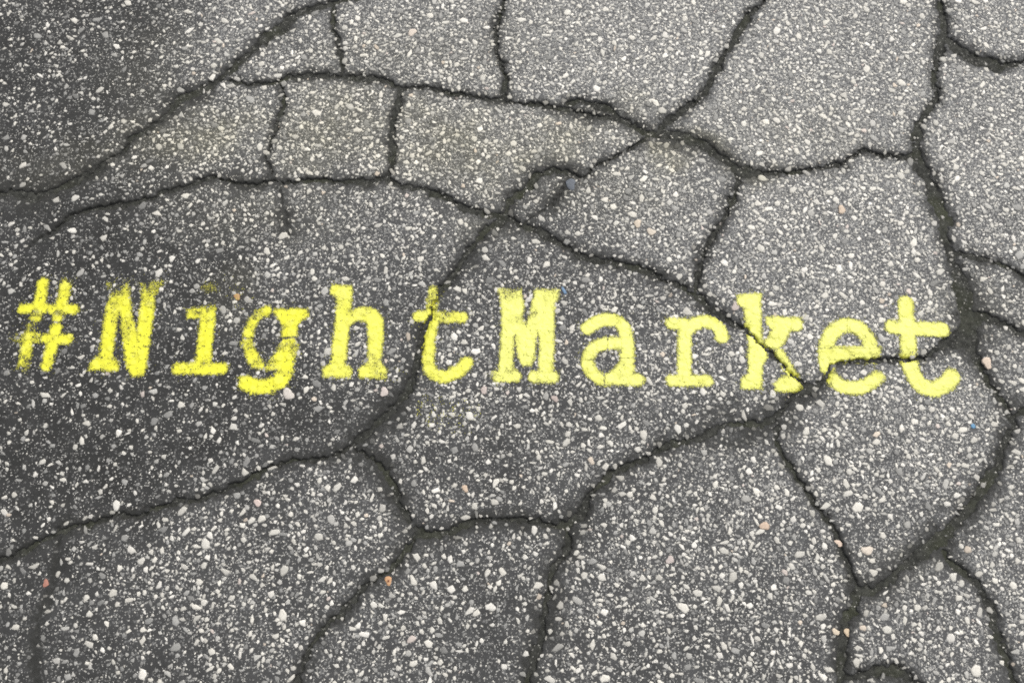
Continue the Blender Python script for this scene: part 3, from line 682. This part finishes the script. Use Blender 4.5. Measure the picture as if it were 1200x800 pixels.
def paint_film(name, shapes, cuts, thins, tint, parent, label=None, strength=1.0, pits=.5):
    pts = np.array([q for s in shapes for q in s[1]])
    gxs, gys = ground(pts[:, 0], pts[:, 1]); pad = .020
    ax0, ax1, ay0, ay1 = gxs.min() - pad, gxs.max() + pad, gys.min() - pad, gys.max() + pad
    nx, ny = int((ax1 - ax0) / PSTEP), int((ay1 - ay0) / PSTEP)
    qx, qy = np.meshgrid(ax0 + np.arange(nx + 1) * PSTEP, ay0 + np.arange(ny + 1) * PSTEP)
    # edges wander a little
    sx = qx + (fnoise(qx, qy, .006, 601, 2) - .5) * .0024; sy = qy + (fnoise(qx, qy, .006, 631, 2) - .5) * .0024
    sdf = np.full_like(qx, -9.0)
    for s in shapes: sdf = np.maximum(sdf, shape_sdf(sx, sy, s))
    soft = .0049
    cover = sstep(-soft, soft, sdf)
    for line, w in cuts:
        a, b = [tuple(float(c) for c in ground(*q)) for q in line]; m = float(mm_per_px(*line[0])); hw = w * m * .5
        cover *= .56 + .44 * sstep(hw * .3, hw * 1.5 + .0005, seg_dist(qx, qy, a, b)) if w > 1 else (.45 + .55 * sstep(0, .0012, seg_dist(qx, qy, a, b)))
    thin = np.zeros_like(qx)
    for (cx, cy), r, v in thins:
        u, w_ = ground(cx, cy); m = float(mm_per_px(cx, cy)); thin = np.maximum(thin, v * np.exp(-((qx - u) ** 2 + (qy - w_) ** 2) / (r * m * .8) ** 2))
    thin = np.clip(thin * 1.32 + (.10 + .40 * pits) * sstep(.42, .80, fnoise(qx, qy, .013, 801, 3)), 0, .95)
    # stones under the film
    zt = np.zeros_like(qx)
    sel = tops[(tops[:, 0] > ax0) & (tops[:, 0] < ax1) & (tops[:, 1] > ay0) & (tops[:, 1] < ay1)]
    for x, y, r, t in sel:
        R = r * 1.25
        i0, i1 = max(0, int((x - R - ax0) / PSTEP)), min(nx + 1, int((x + R - ax0) / PSTEP) + 2)
        j0, j1 = max(0, int((y - R - ay0) / PSTEP)), min(ny + 1, int((y + R - ay0) / PSTEP) + 2)
        d = np.hypot(qx[j0:j1, i0:i1] - x, qy[j0:j1, i0:i1] - y)
        zt[j0:j1, i0:i1] = np.maximum(zt[j0:j1, i0:i1], t * sstep(1.35, .95, d / r))
    dp = bilin(depth, qx, qy); dtt = bilin(dirt, qx, qy)
    cover = cover * strength * (1 - thin) * (1 - sstep(.0034, .0062, dp))
    g = np.random.default_rng(5)
    halo = .075 * np.exp(-np.maximum(-sdf, 0) / .0075) * strength * (.4 + 1.2 * vnoise(qx, qy, .012, 811))
    alpha = np.maximum(cover * 1.02, halo * (1 - sstep(.001, .003, dp)))
    # pits between the grains that the spray did not reach
    pit = sstep(.56, .80, fnoise(qx, qy, .0032, 721, 2)) * (zt < .0002)
    alpha = alpha * (1 - pits * pit)
    af = (alpha[:-1, :-1] + alpha[1:, 1:] + alpha[1:, :-1] + alpha[:-1, 1:]) * .25
    u_ = g.random(af.shape) * .62 + vnoise(qx, qy, .0018, 661)[:-1, :-1] * .36
    fk = np.clip(af, 0, 1) ** .62 > u_ + .015
    j, i = np.nonzero(fk); W = nx + 1
    q = np.stack([j * W + i, j * W + i + 1, (j + 1) * W + i + 1, (j + 1) * W + i], 1)
    u, inv = np.unique(q, return_inverse=True); F = inv.reshape(q.shape)
    z = bilin(H, qx, qy) + zt + .00045
    # thin film lets some asphalt colour through, dirt on it near the cracks
    thick = np.clip(cover / max(strength, .01), 0, 1) ** .9
    c = (np.array((.29, .28, .060)) * (1 - thick[..., None]) + np.array(tint)[None, None, :] * thick[..., None]) * (0.86 + .24 * fnoise(qx, qy, .009, 771, 3)[..., None] * np.array([1, 1, 1.0]))
    grime = np.clip(sstep(.55, .95, dtt) * .55 + .30 * sstep(.60, .85, fnoise(qx, qy, .02, 751, 3)), 0, 1)[..., None]
    c = c * (1 - grime) + np.array(YO) * grime
    stone = sstep(.0003, .0008, zt)[..., None] * .10
    c = c * (1 - stone) + np.array((.92, .89, .32)) * stone
    c = np.concatenate([c, np.ones_like(c[..., :1])], 2)
    V = np.stack([qx.ravel()[u], qy.ravel()[u], z.ravel()[u]], 1)
    o = link(name, raw_mesh(name, V, F, M_PAINT, {"tint": ('FLOAT_COLOR', c.reshape(-1, 4)[u])}), parent)
    if label: o["label"] = label
    return o
for nm, lb, tint, shapes, cuts, thins in LETTERS:
    o = paint_film(nm, shapes, cuts, thins, tint, txt, lb, 1.0, .66 if tint is YL else .52 if tint is YM else .34)
    if "letter" == nm and " i " in lb:
        paint_film("dot", [('s', A2([(280,92),(312,92)]), 12.0)], [], [], (.30, .29, .05), o, None, .27)
for pts, w, k, lb in [([(500,478),(530,492),(548,486)], 40, .05, "faint yellow overspray mist under the first letter t"), ([(440,432),(462,440)], 26, .04, "faint yellow overspray mist right of letter h"),
                      ([(262,335),(284,352)], 34, .03, "faint yellow overspray mist right of the dot of i")]:
    paint_film("overspray", [('s', pts, w)], [], [], (.60, .58, .06), txt, lb, k, .8)
